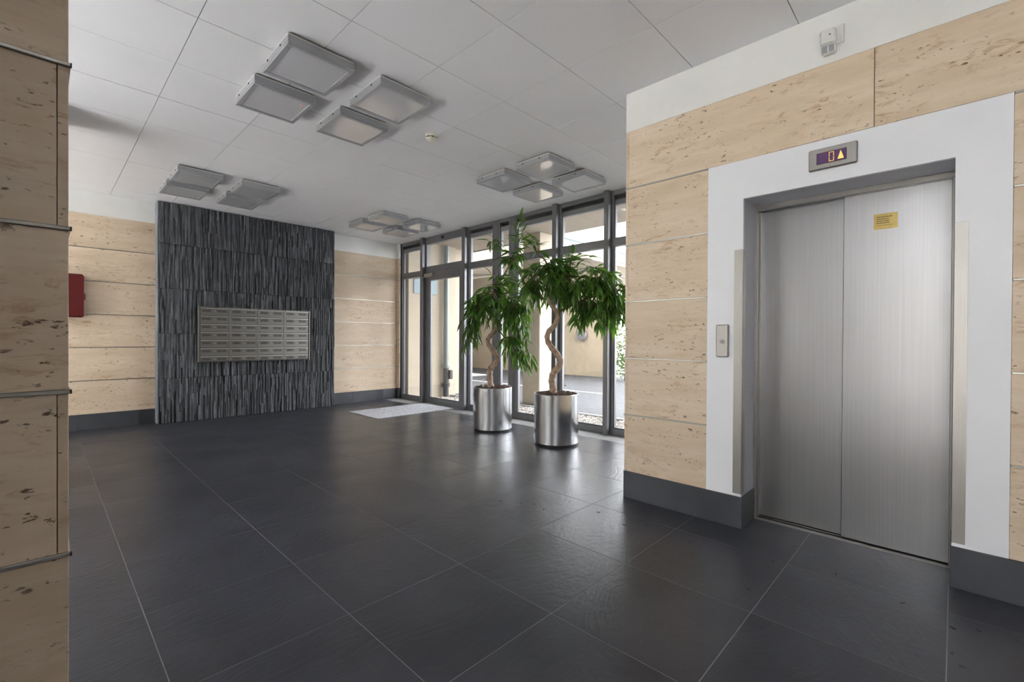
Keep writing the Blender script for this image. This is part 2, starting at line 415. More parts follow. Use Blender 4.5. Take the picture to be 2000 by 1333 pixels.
# --- elevator wall (right)
YC = 1.745
wr = MB()
wr.box(XE + .02, 3.9, .95, YC - .02, 0, ZC); wr.box(XE + .02, 3.9, YR, -.018, 0, ZC); wr.box(XE + .02, 3.9, -.018, .95, 2.045, ZC)
wr.box(3.9, 4.92, YR, YC - .02, 0, ZC); wr.box(3.42, 3.9, -.018, .95, 0, 2.045)
wr = struct(wr.obj('wall_right', 'dark'), 'travertine clad wall around the elevator')
piece('plaster_band', 'plaster', XE - .002, XE + .02, YR, YC, LEVEL[6], ZC, wr, 0)
piece('plaster_band', 'plaster', XE + .02, 4.82, YC - .02, YC, LEVEL[6], ZC, wr, 0)
courses(wr, 'X', XE, .309, YC - .0215, [CRS[5]]); courses(wr, 'X', XE, -1.2, .306, [CRS[5]]); courses(wr, 'X', XE, YR, -1.203, [CRS[5]])
courses(wr, 'X', XE, 1.150, YC - .0215, CRS[:5])
courses(wr, 'X', XE, -1.4, -.183, CRS[:5]); courses(wr, 'X', XE, YR, -1.403, CRS[:5])
for z0, z1 in CRS:
    piece('travertine_slab', 'trav', XE + .0005, 3.9, YC - .02, YC, z0 + RAIL / 2, z1 - RAIL / 2 if z1 < 2.6 else z1, wr, .001)
    piece('travertine_slab', 'trav', 3.902, 4.80, YC - .02, YC, z0 + RAIL / 2, z1 - RAIL / 2 if z1 < 2.6 else z1, wr, .001)
rails(wr, 'X', XE, 1.152, YC + .006, LEVEL[1:6]); rails(wr, 'X', XE, YR, -.184, LEVEL[1:6])
for z in LEVEL[1:6]: piece('joint_rail', 'rail', XE + .02, 4.80, YC - .02, YC + .004, z - RAIL / 2, z + RAIL / 2, wr, .001)
OY0, OY1, OZ = .003, .936, 2.030
s = MB()
s.box(XE - .001, XE + .02, OY1, 1.149, BH, LEVEL[5] + .003); s.box(XE - .001, XE + .02, -.182, OY0, BH, LEVEL[5] + .003); s.box(XE - .001, XE + .02, OY0, OY1, OZ, LEVEL[5] + .003)
s.obj('painted_surround', 'panel', wr)
s = MB(); s.box(XE + .02, 3.40, OY1, .955, BH, OZ + .02); s.box(XE + .02, 3.40, -.02, OY0, BH, OZ + .02); s.box(XE + .02, 3.40, OY0, OY1, OZ, OZ + .02)
s.obj('painted_reveal', 'reveal', wr)
br = struct(MB().box(XE - .004, XE + .02, YR, -.002, 0, BH - .004).box(XE - .004, XE + .02, .94, YC - .004, 0, BH - .004).obj('baseboard_right', 'grout'), 'dark tiled skirting of the elevator wall')
for a0, a1 in ((1.2165, YC - .001), (.928, 1.2135), (-.45, .006), (-1.05, -.452), (-1.65, -1.052), (-2.25, -1.652)):
    piece('base_tile', 'base', XE - .010, XE + .002, a0, a1, .002, BH, br, .001)
piece('base_tile', 'base', XE + .004, 3.235, .928, .944, .002, BH, br, .001)
piece('base_tile', 'base', XE + .004, 3.235, -.008, .006, .002, BH, br, .001)
piece('base_tile', 'base', XE + .004, 3.9, YC - .012, YC + .008, .002, BH, br, .001)
piece('base_tile', 'base', 3.904, 4.80, YC - .012, YC + .008, .002, BH, br, .001)

# --- pillar wall on the left, a second stub behind it, rear wall
YP, XP = 1.62, .0505
wl = struct(MB().box(XL, XP - .02, YP + .02, YP + .50, 0, ZC).obj('wall_left', 'dark'), 'travertine clad pillar wall in the left foreground')
for k, (z0, z1) in enumerate(CRS):
    lo = z0 + RAIL / 2 if k else z0; hi = z1 - RAIL / 2 if k < 5 else z1
    strip = k in (1, 3, 5)
    xr = XP - .0215 if strip else XP
    piece('travertine_slab', 'trav', -1.2, xr, YP, YP + .02, lo, hi, wl, .001)
    piece('travertine_slab', 'trav', XL, -1.203, YP, YP + .02, lo, hi, wl, .001)
    piece('travertine_slab', 'trav', XP - .02, XP, YP if strip else YP + .0205, YP + .50, lo, hi, wl, .001)
for z in LEVEL[1:6]:
    piece('joint_rail', 'rail', XL, XP + .004, YP - .007, YP + .02, z - RAIL / 2, z + RAIL / 2, wl, .002)
    piece('joint_rail', 'rail', XP - .02, XP + .004, YP + .02, YP + .505, z - RAIL / 2, z + RAIL / 2, wl, .002)
    piece('rail_end_cap', 'black', XP + .0035, XP + .006, YP - .008, YP - .001, z - RAIL / 2, z + RAIL / 2, wl, .0005)
piece('plaster_band', 'plaster', XL, XP, YP - .002, YP + .02, LEVEL[6], ZC, wl, 0)
piece('plaster_band', 'plaster', XP - .02, XP, YP + .02, YP + .50, LEVEL[6], ZC, wl, 0)
piece('base_tile', 'base', XL, XP + .008, YP - .008, YP + .02, .002, BH, wl, .001)
w2 = struct(MB().box(XL, .12, 4.93, 5.45, 0, ZC).obj('wall_side', 'plaster'), 'side wall stub hidden behind the pillar')
w3 = struct(MB().box(XL, 4.92, YR - .2, YR, 0, ZC).obj('wall_front', 'concrete'), 'plain wall behind the viewer')

# ------------------------------------------------------------------ window wall towards the entrance yard
def window(n, y0, y1, door=False, label=''):
    root = struct(empty('door_1' if door else 'window_%d' % n, (0, 0, 0)), label)
    sw = .036
    f = MB()
    f.box(XW, 4.90, y0, y0 + sw, 0, ZC, .003); f.box(XW, 4.90, y1 - sw, y1, 0, ZC, .003)
    if not door:
        f.box(XW, 4.90, y0 + sw, y1 - sw, 2.900, ZC, .003); f.box(XW, 4.90, y0 + sw, y1 - sw, 2.285, 2.380, .003); f.box(XW, 4.90, y0 + sw, y1 - sw, 0, .082, .003)
        f.obj('frame', 'frame', root)
        MB().box(4.840, 4.895, y0 + sw, y1 - sw, 2.785, 2.850, .003).obj('blind_rail', 'blind', root)
        MB().box(4.880, 4.90, y0 + sw, y1 - sw, 2.850, 2.900).obj('blind_box', 'dark', root)
        gy = .008
        g = MB()
        for z0, z1 in ((.082, 2.285), (2.380, 2.785)):
            g.box(4.832, 4.850, y0 + sw, y0 + sw + gy, z0, z1); g.box(4.832, 4.850, y1 - sw - gy, y1 - sw, z0, z1); g.box(4.832, 4.850, y0 + sw + gy, y1 - sw - gy, z0, z0 + gy)
        g.obj('gasket', 'black', root)
        for z0, z1 in ((.082, 2.285), (2.380, 2.785)): MB().box(4.852, 4.862, y0 + sw - .005, y1 - sw + .005, z0 - .005, z1 + .005).obj('pane', 'glass', root)
    else:
        f.box(XW, 4.90, y0 + sw, y1 - sw, 2.835, ZC, .003); f.box(XW, 4.90, y0 + sw, y1 - sw, 2.345, 2.440, .003)
        f.obj('frame', 'frame', root)
        MB().box(4.852, 4.862, y0 + sw - .005, y1 - sw + .005, 2.435, 2.84).obj('pane', 'glass', root)
        lf = MB(); a, b = y0 + sw + .004, y1 - sw - .004
        lf.box(4.812, 4.885, a, a + .088, .012, 2.340, .004); lf.box(4.812, 4.885, b - .085, b, .012, 2.340, .004)
        lf.box(4.812, 4.885, a + .088, b - .085, .012, .105, .004); lf.box(4.812, 4.885, a + .088, b - .085, 2.185, 2.340, .004)
        leaf = lf.obj('door_leaf', 'frame', root)
        MB().box(4.845, 4.855, a + .084, b - .081, .10, 2.19).obj('pane', 'glass', leaf)
        g = MB(); g.box(4.822, 4.842, a + .088, a + .097, .105, 2.185).box(4.822, 4.842, b - .094, b - .085, .105, 2.185).box(4.822, 4.842, a + .097, b - .094, .105, .114)
        g.obj('gasket', 'black', leaf)
        MB().box(4.755, 4.812, 6.56, 6.80, 2.245, 2.305, .006).obj('door_closer', 'trim', root)
        MB().box(4.748, 4.758, 6.60, 7.10, 2.236, 2.243).obj('closer_arm', 'trim', root)
        MB().lathe([(.022, 4.79), (.022, 4.822)], (0, 6.33, 2.90), 14, 'X').obj('door_sensor', 'black', root, True)
    return root
BAYS = [(1, 6.91, 7.625, False, 'narrow sidelight window next to the back wall'), (0, 5.75, 6.84, True, 'glazed entrance door with transom'),
        (2, 5.06, 5.67, False, 'window beside the entrance door'), (3, 4.71, 4.97, False, 'narrowest window behind the left potted tree'),
        (4, 3.87, 4.61, False, 'window between the two potted trees'), (5, 3.065, 3.80, False, 'window behind the right potted tree'),
        (6, 2.26, 3.00, False, 'window partly hidden by the elevator wall'), (7, 1.75, 2.20, False, 'last window behind the elevator wall')]
for b in BAYS: window(*b)
for k, (a, b, p) in enumerate(((6.84, 6.91, 4.75), (5.67, 5.75, 4.75), (4.97, 5.06, XW), (4.61, 4.71, XW), (3.80, 3.87, 4.75), (3.00, 3.065, 4.75), (2.20, 2.26, 4.75))):
    struct(MB().box(p, 4.905, a, b, 0, ZC - .001, .004).obj('trim_%d' % (k + 1), 'frame'), 'grey aluminium window post')

# garden facade on the camera's side of the lobby (never in view, lights the room)
YG = -2.8
gf = struct(MB().box(XL - .1, XL, YG, 7.72, 2.86, ZC).box(XL - .1, XL, YG, 7.72, 0, .08).obj('window_8', 'frame'), 'glazed garden facade')
for i in range(7):
    y = YG + i * 1.743
    piece('post', 'frame', XL - .1, XL, y, y + .06, .08, 2.86, gf, .003)
    if i < 6: piece('pane', 'glass', XL - .06, XL - .05, y + .06, y + 1.743, .08, 2.86, gf, 0)
struct(MB().box(XL - .2, XL, YR, YG, 0, ZC).obj('wall_garden', 'concrete'), 'plain wall beside the garden facade')
struct(MB().box(XL + .01, -.40, .80, .92, 0, ZC).box(XL + .01, XL + .05, .92, YP, 0, ZC).obj('wall_pillar_shade', 'concrete'), 'unseen partition added left of the viewer to shade the pillar')  # screen added out of view, keeps garden daylight off the pillar face
struct(MB().box(XL - .8, 4.92, YR - .2, 8.2, ZC + .16, 21).obj('yard_shade_mass', 'beige'), 'unseen building mass added above the lobby to shade the yard')  # mass added out of view so its shadow keeps sun off the yard

# ------------------------------------------------------------------ elevator
el = empty('elevator', (3.28, .47, 0)); tag(el, 'two-panel brushed steel elevator doors in a white surround', 'elevator')
def ch(b, name, m, root=None, smooth=False):
    root = root or el
    o = b.obj(name, m, root, smooth); o.location = -root.location if root.parent is None else Vector((0, 0, 0)); return o
ch(MB().box(3.300, 3.330, .455, .945, .012, 2.02, .002), 'door_panel', 'door')
rp = ch(MB().box(3.268, 3.297, .000, .470, .012, 2.02, .002), 'door_panel', 'door')
ch(MB().box(3.2975, 3.2995, .471, .4745, .012, 2.02), 'panel_seal', 'black')
ch(MB().box(3.236, 3.262, OY0, OY1, 2.000, 2.030, .002).box(3.262, 3.40, OY0, OY1, 2.018, 2.030), 'header', 'trim')
ch(MB().box(3.236, 3.262, .922, OY1, .0, 2.0, .002).box(3.262, 3.275, .928, OY1, 0, 2.0, .001).box(3.28, 3.298, .915, OY1, 0, 2.0, .001), 'jamb', 'trim')
ch(MB().box(3.236, 3.262, OY0, .014, .0, 2.0, .002), 'jamb', 'trim')
sl = MB(); sl.box(3.236, 3.42, OY0, OY1, -.02, .002)
for x in (3.240, 3.250, 3.260): sl.box(x, x + .005, OY0, OY1, .002, .0045)
sl.box(3.300, 3.306, OY0, OY1, .002, .006)
ch(sl, 'sill', 'trim')
ch(MB().box(3.270, 3.296, OY0, OY1, .002, .0028), 'sill_groove', 'black')

def corner_guard(y0, y1, label, inner):
    g = MB().box(XE - .004, XE - .001, y0, y1, .212, 1.72, .0005)
    if inner: g.box(XE - .004, XE + .05, inner - .0025, inner, .212, 1.72, .0005)
    o = g.obj('corner_guard', 'trim'); tag(o, label, 'guard strip', 'steel corner guards of the elevator opening'); return o
corner_guard(OY1 - .003, .985, 'tall steel corner guard strip left of the elevator doors', OY1)
corner_guard(-.043, OY0, 'tall steel corner guard strip right of the elevator doors', None)

# floor indicator
fi = empty('floor_indicator', (XE, .482, 2.10)); tag(fi, 'steel floor indicator above the elevator showing an amber zero and up arrow', 'display')
plate = MB().box(2.977, 2.9985, .372, .592, 2.100, 2.216, .006)
ch(plate, 'cover_plate', 'trim', fi)
ch(MB().box(2.9755, 2.9772, .4185, .5535, 2.1285, 2.1895), 'display_rim', 'black', fi)
ch(MB().box(2.9748, 2.9756, .421, .551, 2.131, 2.187), 'screen', 'screen', fi)
dg = MB(); ya, yb_, za, zb, t = .474, .497, 2.134, 2.184, .0028
for b in ((ya, yb_, za, za + t), (ya, yb_, zb - t, zb), (ya, ya + t, za + .004, (za + zb) / 2 - .002), (ya, ya + t, (za + zb) / 2 + .002, zb - .004), (yb_ - t, yb_, za + .004, (za + zb) / 2 - .002), (yb_ - t, yb_, (za + zb) / 2 + .002, zb - .004)):
    dg.box(2.9740, 2.9747, *b)
ch(dg, 'digit_zero', 'amber', fi)
ch(MB().prism([(.430, 2.137), (.458, 2.137), (.444, 2.182)], 2.9740, 2.9747, 'X'), 'up_arrow', 'amber', fi)
# call button
cb = empty('call_button', (XE, 1.047, 1.06)); tag(cb, 'steel call button plate on the white panel left of the elevator', 'button')
ch(MB().box(2.977, 2.9985, 1.010, 1.086, 1.055, 1.258, .006), 'face_plate', 'trim', cb)
ch(MB().lathe([(.017, 2.974), (.017, 2.980)], (0, 1.048, 1.150), 20, 'X'), 'button_ring', 'rail', cb, True)
ch(MB().lathe([(.0115, 2.970), (.0125, 2.972), (.0125, 2.980)], (0, 1.048, 1.150), 20, 'X'), 'push_button', 'lens', cb, True)
# brass notice on the right door panel
bp = empty('brass_plate', (3.268, .28, 1.78)); tag(bp, 'small brass notice plate on the right elevator door panel', 'sign')
ch(MB().box(3.2655, 3.2679, .228, .332, 1.785, 1.872, .0006), 'plate', 'brass', bp)
random.seed(8)
tx = MB()
for r, (z, n, e) in enumerate(((1.853, 9, .255), (1.842, 7, .265), (1.831, 7, .265), (1.820, 7, .266), (1.806, 12, .250))):
    y = .319
    while y > e:
        w = random.uniform(.003, .009); tx.box(3.2650, 3.2656, y - w, y, z - (.0022 if r < 4 else .001), z + (.0022 if r < 4 else .001)); y -= w + .0018
ch(tx, 'engraved_lines', 'brassink', bp)
# motion sensor
ms = empty('motion_sensor', (XE, .48, 2.70)); tag(ms, 'white motion sensor on the plaster band above the elevator', 'sensor')
ch(MB().box(2.988, 2.999, .436, .478, 2.765, 2.862, .003), 'wall_bracket', 'white', ms)
ch(MB().lathe([(.013, .445), (.013, .475)], (2.968, 0, 2.772), 14, 'Y').box(2.966, 2.99, .450, .470, 2.765, 2.80, .002), 'swivel_joint', 'white', ms, True)
Rt = Matrix.Translation((2.945, .498, 2.765)) @ Matrix.Rotation(math.radians(-18), 4, 'Y')
ch(MB().box(-.032, .028, -.036, .036, -.015, .062, .010, Rt), 'body', 'white', ms)
ch(MB().box(-.026, .026, -.032, .032, -.062, -.014, .008, Rt), 'lens_housing', 'white', ms)
ch(MB().box(-.0285, -.025, -.027, -.003, -.052, -.020, 0, Rt).box(-.0285, -.025, .003, .027, -.052, -.020, 0, Rt), 'lens', 'lens', ms)
ch(MB().lathe([(.004, -.0335), (.004, -.031)], (0, -.012, .03), 10, 'X'), 'indicator', 'dark', ms).matrix_local = Matrix.Translation(-ms.location) @ Rt

# ------------------------------------------------------------------ mailboxes
mb = empty('mailbox_bank', (2.28, 7.54, .80)); tag(mb, 'bank of steel mailboxes set into the dark slate wall', 'mailbox')
MX0, MX1, MZ0, MZ1 = 1.522, 3.040, .806, 1.586
f = MB(); f.box(MX0, MX1, 7.519, 7.60, MZ0, MZ1)
ch(f, 'back_box', 'maildark', mb)
f = MB(); f.box(MX0 - .006, MX0 + .012, 7.505, 7.57, MZ0, MZ1, .002); f.box(MX1 - .012, MX1 + .006, 7.505, 7.57, MZ0, MZ1, .002)
f.box(MX0 + .012, MX1 - .012, 7.505, 7.57, MZ1 - .012, MZ1, .002); f.box(MX0 + .012, MX1 - .012, 7.505, 7.57, MZ0, MZ0 + .006, .002)
cw = (MX1 - MX0 - .024) / 4
for c in range(1, 4): f.box(MX0 + .012 + c * cw - .009, MX0 + .012 + c * cw + .009, 7.509, 7.57, MZ0 + .006, MZ1 - .012, .002)
ch(f, 'outer_frame', 'mail', mb)
def box_front(h):
    w = cw - .020; p = MB()
    p.box(-w / 2, w / 2, .004, .02, -h, -.002, .001)
    lip = MB(); lip.box(-w / 2, w / 2, -.014, .006, -.014, -.002, .0025)
    v = MB()
    for g0 in (-.42, -.27, .10, .27):
        for k in range(5):
            x = g0 * w + k * .0105
            T = Matrix.Translation((x, .0025, -.044)) @ Matrix.Rotation(math.radians(35 if k % 2 else -30), 4, 'Y')
            v.box(-.0034, .0034, 0, .002, -.020, .020, 0, T)
    lk = MB(); lk.lathe([(.0045, -.003), (.0055, .004)], (.0, 0, -.045), 10, 'Y')
    return [p.mesh('front_plate', 'mail'), lip.mesh('flap', 'flap'), v.mesh('vent', 'maildark'), lk.mesh('lock', 'white')]
FULL, LOW = box_front(.108), box_front(.070)
for c in range(4):
    for r in range(7):
        z = MZ1 - .014 - r * .1135; set_ = FULL if r < 6 else LOW
        x = MX0 + .012 + (c + .5) * cw
        fr = link('mailbox_door', set_[0], mb, Vector((x, 7.512, z)) - mb.location)
        for nm, me in zip(('flap', 'vent', 'lock'), set_[1:]):
            q = link(nm, me, fr)
            if nm == 'vent': q['kind'] = 'stuff'

# ------------------------------------------------------------------ ceiling lamps
def lamp_meshes():
    hx, hy = .205, .218
    hs = MB().box(-hx + .012, hx - .012, -hy + .012, hy - .012, -.012, 0).mesh('mounting_plate', 'black')
    b = MB()                                                        # tray sides
    b.box(-hx, hx, -hy, -hy + .006, -.066, -.010); b.box(-hx, hx, hy - .006, hy, -.066, -.010)
    b.box(-hx, -hx + .006, -hy + .006, hy - .006, -.066, -.010); b.box(hx - .006, hx, -hy + .006, hy - .006, -.066, -.010)
    b.box(-hx + .006, hx - .006, -hy + .006, hy - .006, -.016, -.010)
    body = b.mesh('housing', 'lampb')
    f = MB(); e = .030; z0, z1 = -.074, -.058
    f.box(-hx - .002, hx + .002, -hy - .002, -hy + e, z0, z1, .003); f.box(-hx - .002, hx + .002, hy - e, hy + .002, z0, z1, .003)
    f.box(-hx - .002, -hx + e, -hy + e, hy - e, z0, z1, .003); f.box(hx - e, hx + .002, -hy + e, hy - e, z0, z1, .003)
    f.box(-hx - .002, hx + .002, -hy - .002, -hy + .004, z1, -.022); f.box(-hx - .002, hx + .002, hy - .004, hy + .002, z1, -.022)
    f.box(-hx - .002, -hx + .004, -hy, hy, z1, -.022); f.box(hx - .004, hx + .002, -hy, hy, z1, -.022)
    fr = f.mesh('frame', 'lampf')
    d = MB().box(-hx + e - .003, hx - e + .003, -hy + e - .003, hy - e + .003, -.069, -.064).mesh('diffuser', 'diff')
    s = MB().lathe([(.006, -hx - .006), (.006, -hx - .0015)], (0, 0, -.036), 10, 'X').mesh('screw', 'black')
    return hs, body, fr, d, s
LM = lamp_meshes()
GR = {'A': ((1.215, 1.813), (3.03, 3.63), 'nearest cluster'), 'B': ((1.20, 1.793), (6.018, 6.643), 'cluster by the slate wall'),
      'C': ((3.593, 4.180), (3.022, 3.624), 'cluster above the trees'), 'D': ((3.57, 4.155), (6.008, 6.604), 'cluster above the doormat')}
for k, (xs, ys, where) in GR.items():
    for i, x in enumerate(xs):
        for j, y in enumerate(ys):
            t = empty('ceiling_lamp', (x, y, ZC))
            pos_ = {(0, 0): 'back-left' , (0, 1): 'far-left', (1, 0): 'near-right', (1, 1): 'far-right'}[(i, j)]
            pos_ = {(0, 0): 'uppermost', (0, 1): 'leftmost', (1, 0): 'rightmost', (1, 1): 'lowest'}[(i, j)]
            tag(t, 'square grey ceiling lamp, %s of the four in the %s' % (pos_, where), 'lamp', 'square ceiling lamps in clusters of four')
            for nm, me in zip(('mounting_plate', 'housing', 'frame', 'diffuser'), LM[:4]): link(nm, me, t)
            for dy in (-.10, .12): link('screw', LM[4], t, (0, dy, 0))
            if k == 'A' and (i, j) == (0, 1):
                link('indicator_light', MB().lathe([(.005, -.0705), (.005, -.068)], (.14, -.12, 0), 10).mesh('indicator_light', 'redled'), t)
sd = empty('smoke_detector', (2.406, 3.331, ZC)); tag(sd, 'round cream smoke detector on the white ceiling', 'smoke detector')
MB().lathe([(.052, -.024), (.056, -.020), (.056, 0)], n=28).obj('base', 'cream', sd, True)
MB().lathe([(.040, -.036), (.040, -.024)], n=24).obj('sensor_gap', 'dark', sd, True)
MB().lathe([(.012, -.062), (.032, -.056), (.046, -.044), (.048, -.035), (.030, -.034)], n=28).obj('cap', 'cream', sd, True)
for k in range(8):
    a = k * math.pi / 4; MB().box(.038, .050, -.003, .003, -.036, -.023, 0, Matrix.Rotation(a, 4, 'Z')).obj('rib', 'cream', sd)

# ------------------------------------------------------------------ fire cabinet, mat
fc = empty('fire_box', (.1, YB, 1.38)); tag(fc, 'dark red fire box on the back wall, half hidden by the left pillar', 'fire box')
ch(MB().box(-.16, .362, 7.585, YB - .006, 1.392, 1.912, .006), 'cabinet', 'red', fc)
ch(MB().box(-.165, .372, 7.570, 7.586, 1.402, 1.895, .004), 'door', 'red', fc)
ch(MB().box(.366, .384, 7.566, 7.60, 1.60, 1.68, .004), 'latch', 'red', fc)
mt = MB().box(3.352, 4.735, 5.905, 6.775, 0, .009, .003).obj('doormat', 'mat'); tag(mt, 'pale grey speckled doormat in front of the entrance door', 'doormat')

# ------------------------------------------------------------------ potted trees
def at_depth(px, py, depth): return CAM + (FWD + RGT * ((px - CX) / FL) - UPV * ((py - CY) / FL)) * depth
def leaf_mesh(L, Wd, bend, seed):
    rnd = random.Random(seed); bm = bmesh.new(); n = 6; rows = []
    for i in range(n + 1):
        t = i / n; w = Wd * (math.sin(math.pi * min(1, t * .93 + .07)) ** .8) * (1 - .25 * t) if i < n else .0006
        if i == 0: w = .0015
        x = L * t; z = -bend * L * t * t
        rows.append([bm.verts.new((x, -w, z + w * .35)), bm.verts.new((x, 0, z)), bm.verts.new((x, w, z + w * .35))])
    for a, b in zip(rows, rows[1:]):
        bm.faces.new((a[0], a[1], b[1], b[0])); bm.faces.new((a[1], a[2], b[2], b[1]))
    me = bpy.data.meshes.new('leaf'); bm.to_mesh(me); bm.free(); me.materials.append(M['leaf'])
    for p in me.polygons: p.use_smooth = True
    return me
LEAVES = [leaf_mesh(.165, .0180, .16, 1), leaf_mesh(.182, .0195, .30, 2), leaf_mesh(.140, .0165, .08, 3), leaf_mesh(.155, .0200, .42, 4)]

def spline(pts, sub=5):
    out = []
    P = [pts[0]] + list(pts) + [pts[-1]]
    for i in range(1, len(P) - 2):
        for k in range(sub):
            t = k / sub; a, b, c, d = P[i - 1], P[i], P[i + 1], P[i + 2]
            out.append(.5 * ((2 * b) + (c - a) * t + (2 * a - 5 * b + 4 * c - d) * t * t + (3 * b - a - 3 * c + d) * t ** 3))
    out.append(P[-2]); return out
def potted_tree(cx, cy, r, h, trunk, tr, hubs, clusters, label, seed, xmax):
    rnd = random.Random(seed)
    root = empty('potted_tree', (cx, cy, 0)); tag(root, label, 'potted tree', 'potted trees in steel planters')
    base = Vector((cx, cy, 0))
    MB().lathe([(r - .016, .0), (r - .016, .028)], n=48).obj('plinth', 'black', root, True)
    MB().lathe([(r - .010, .026), (r, .030), (r, h - .004), (r - .003, h), (r - .010, h - .001), (r - .012, h - .05), (r - .012, .05)], n=96, cap=False).obj('planter', 'pot', root, True)
    # soil: uneven disc
    b = MB(); rings = [[b.bm.verts.new((0, 0, h - .010))]]
    for k in range(1, 9):
        rr = (r - .013) * k / 8
        rings.append([b.bm.verts.new((rr * math.cos(a), rr * math.sin(a), h - .016 + rnd.uniform(-.004, .016) * (1 if k < 8 else 0))) for a in (2 * math.pi * q / 40 for q in range(40))])
    for q in range(40): b.bm.faces.new((rings[0][0], rings[1][q], rings[1][(q + 1) % 40]))
    for A, B in zip(rings[1:], rings[2:]):
        for q in range(40): b.bm.faces.new((A[q], B[q], B[(q + 1) % 40], A[(q + 1) % 40]))
    b.obj('soil', 'soil', root)
    chips = MB()
    for k in range(150):
        a = rnd.uniform(0, 6.28); q = (r - .03) * math.sqrt(rnd.random())
        T = Matrix.Translation((q * math.cos(a), q * math.sin(a), h - .004 + rnd.uniform(0, .014))) @ Matrix.Rotation(rnd.uniform(0, 6), 4, 'Z') @ Matrix.Rotation(rnd.uniform(-.6, .6), 4, 'X')
        chips.box(-.013, .013, -.005, .005, -.003, .003, 0, T)
    o = chips.obj('bark_chips', 'soil', root); o['kind'] = 'stuff'
    depth = (base - CAM).dot(FWD)
    W3 = lambda px, py, dz=0.0: at_depth(px, py, depth + dz) - base
    tp = [W3(*p) for p in trunk]
    tp[0] = Vector((tp[0].x, tp[0].y, h - .03))
    sp = spline(tp, 6)
    rad = [tr * (1 - .5 * i / (len(sp) - 1)) * (1 + .10 * math.sin(i * 1.3)) + (.012 * max(0, 1 - i / 3)) for i in range(len(sp))]
    MB().tube(sp, rad, 12).obj('trunk', 'bark', root, True)
    hubp = {k: W3(*p) for k, p in hubs.items()}
    nbr = 0
    top = sp[-1]
    tw = MB(); leaves = []
    for k, p in hubs.items():                                       # main limbs from the trunk to each hub
        a = min(sp[len(sp) // 2:], key=lambda q: (q - hubp[k]).length)
        mid = (a + hubp[k]) / 2 + Vector((rnd.uniform(-.03, .03), rnd.uniform(-.03, .03), .04))
        if (a - hubp[k]).length > .03:
            MB().tube(spline([a, mid, hubp[k]], 5), [.012 - .0006 * i for i in range(11)], 7).obj('branch', 'twig', root, True)
    for (hub, px, py, rx, ry, n, droop) in clusters:
        n = round(n * 1.85); droop *= .52
        sc = depth / FL
        H = hubp[hub]
        ntw = max(1, round(n / 7))
        for t in range(ntw):
            while True:
                u, v = rnd.uniform(-1, 1), rnd.uniform(-1, 1)
                if u * u + v * v <= 1: break
            tip = W3(px + u * rx, py + v * ry, rnd.uniform(-1, 1) * min(rx, 45) * sc * .9)
            if (tip + base).x > xmax: tip.x = xmax - base.x - rnd.uniform(0, .1)
            st = H + (tip - H) * rnd.uniform(.05, .3) if (tip - H).length > .12 else H
            mid = (st + tip) / 2 + Vector((rnd.uniform(-.03, .03), rnd.uniform(-.03, .03), .05 * (tip - st).length + .02))
            pth = spline([st, mid, tip], 5)
            tw.tube(pth, [.0042 - .0003 * i for i in range(len(pth))], 5)
            m = n // ntw + (1 if rnd.random() < (n / ntw) % 1 else 0)
            for q in range(m):
                s_ = 1 - .62 * (q / max(1, m)) ** 1.0
                f = s_ * (len(pth) - 1); i = min(int(f), len(pth) - 2); p = pth[i].lerp(pth[i + 1], f - i)
                dirn = (pth[i + 1] - pth[i]).normalized()
                az = rnd.uniform(0, 6.283)
                d = Vector((math.cos(az), math.sin(az), 0)) * rnd.uniform(.6, 1.1) + dirn * .45 + Vector((0, 0, -droop * rnd.uniform(.5, 1.35)))
                if q == 0: d = dirn + Vector((0, 0, -.3 * droop))
                d.normalize()
                side = d.cross(Vector((0, 0, 1)));
                if side.length < .05: side = Vector((1, 0, 0))
                side.normalize(); up = side.cross(d)
                tw_a = rnd.uniform(-.7, .7); s2 = side * math.cos(tw_a) + up * math.sin(tw_a); u2 = s2.cross(d)
                S = rnd.uniform(.72, 1.12)
                tipx = (p + d * .16 * S + base).x
                if tipx > 4.74: p = p - Vector((tipx - 4.74, 0, 0))
                mw = Matrix(((d.x * S, -s2.x * S, u2.x * S, p.x), (d.y * S, -s2.y * S, u2.y * S, p.y), (d.z * S, -s2.z * S, u2.z * S, p.z), (0, 0, 0, 1)))
                leaves.append((mw, rnd.choice(LEAVES)))
    tw.obj('twigs', 'twig', root)['kind'] = 'stuff'
    leaves.sort(key=lambda l: (l[0].translation + base - CAM).dot(FWD) - .4 * l[0].to_scale().x)
    for mw, me in leaves[:300]:
        o = link('leaf', me, root); o.matrix_local = mw
    if len(leaves) > 300:
        b = bmesh.new()
        for mw, me in leaves[300:]:
            t = me.copy(); t.transform(mw); b.from_mesh(t); bpy.data.meshes.remove(t)
        me = bpy.data.meshes.new('foliage'); b.to_mesh(me); b.free(); me.materials.append(M['leaf'])
        for p in me.polygons: p.use_smooth = True
        o = link('foliage', me, root); o['kind'] = 'stuff'
    return root

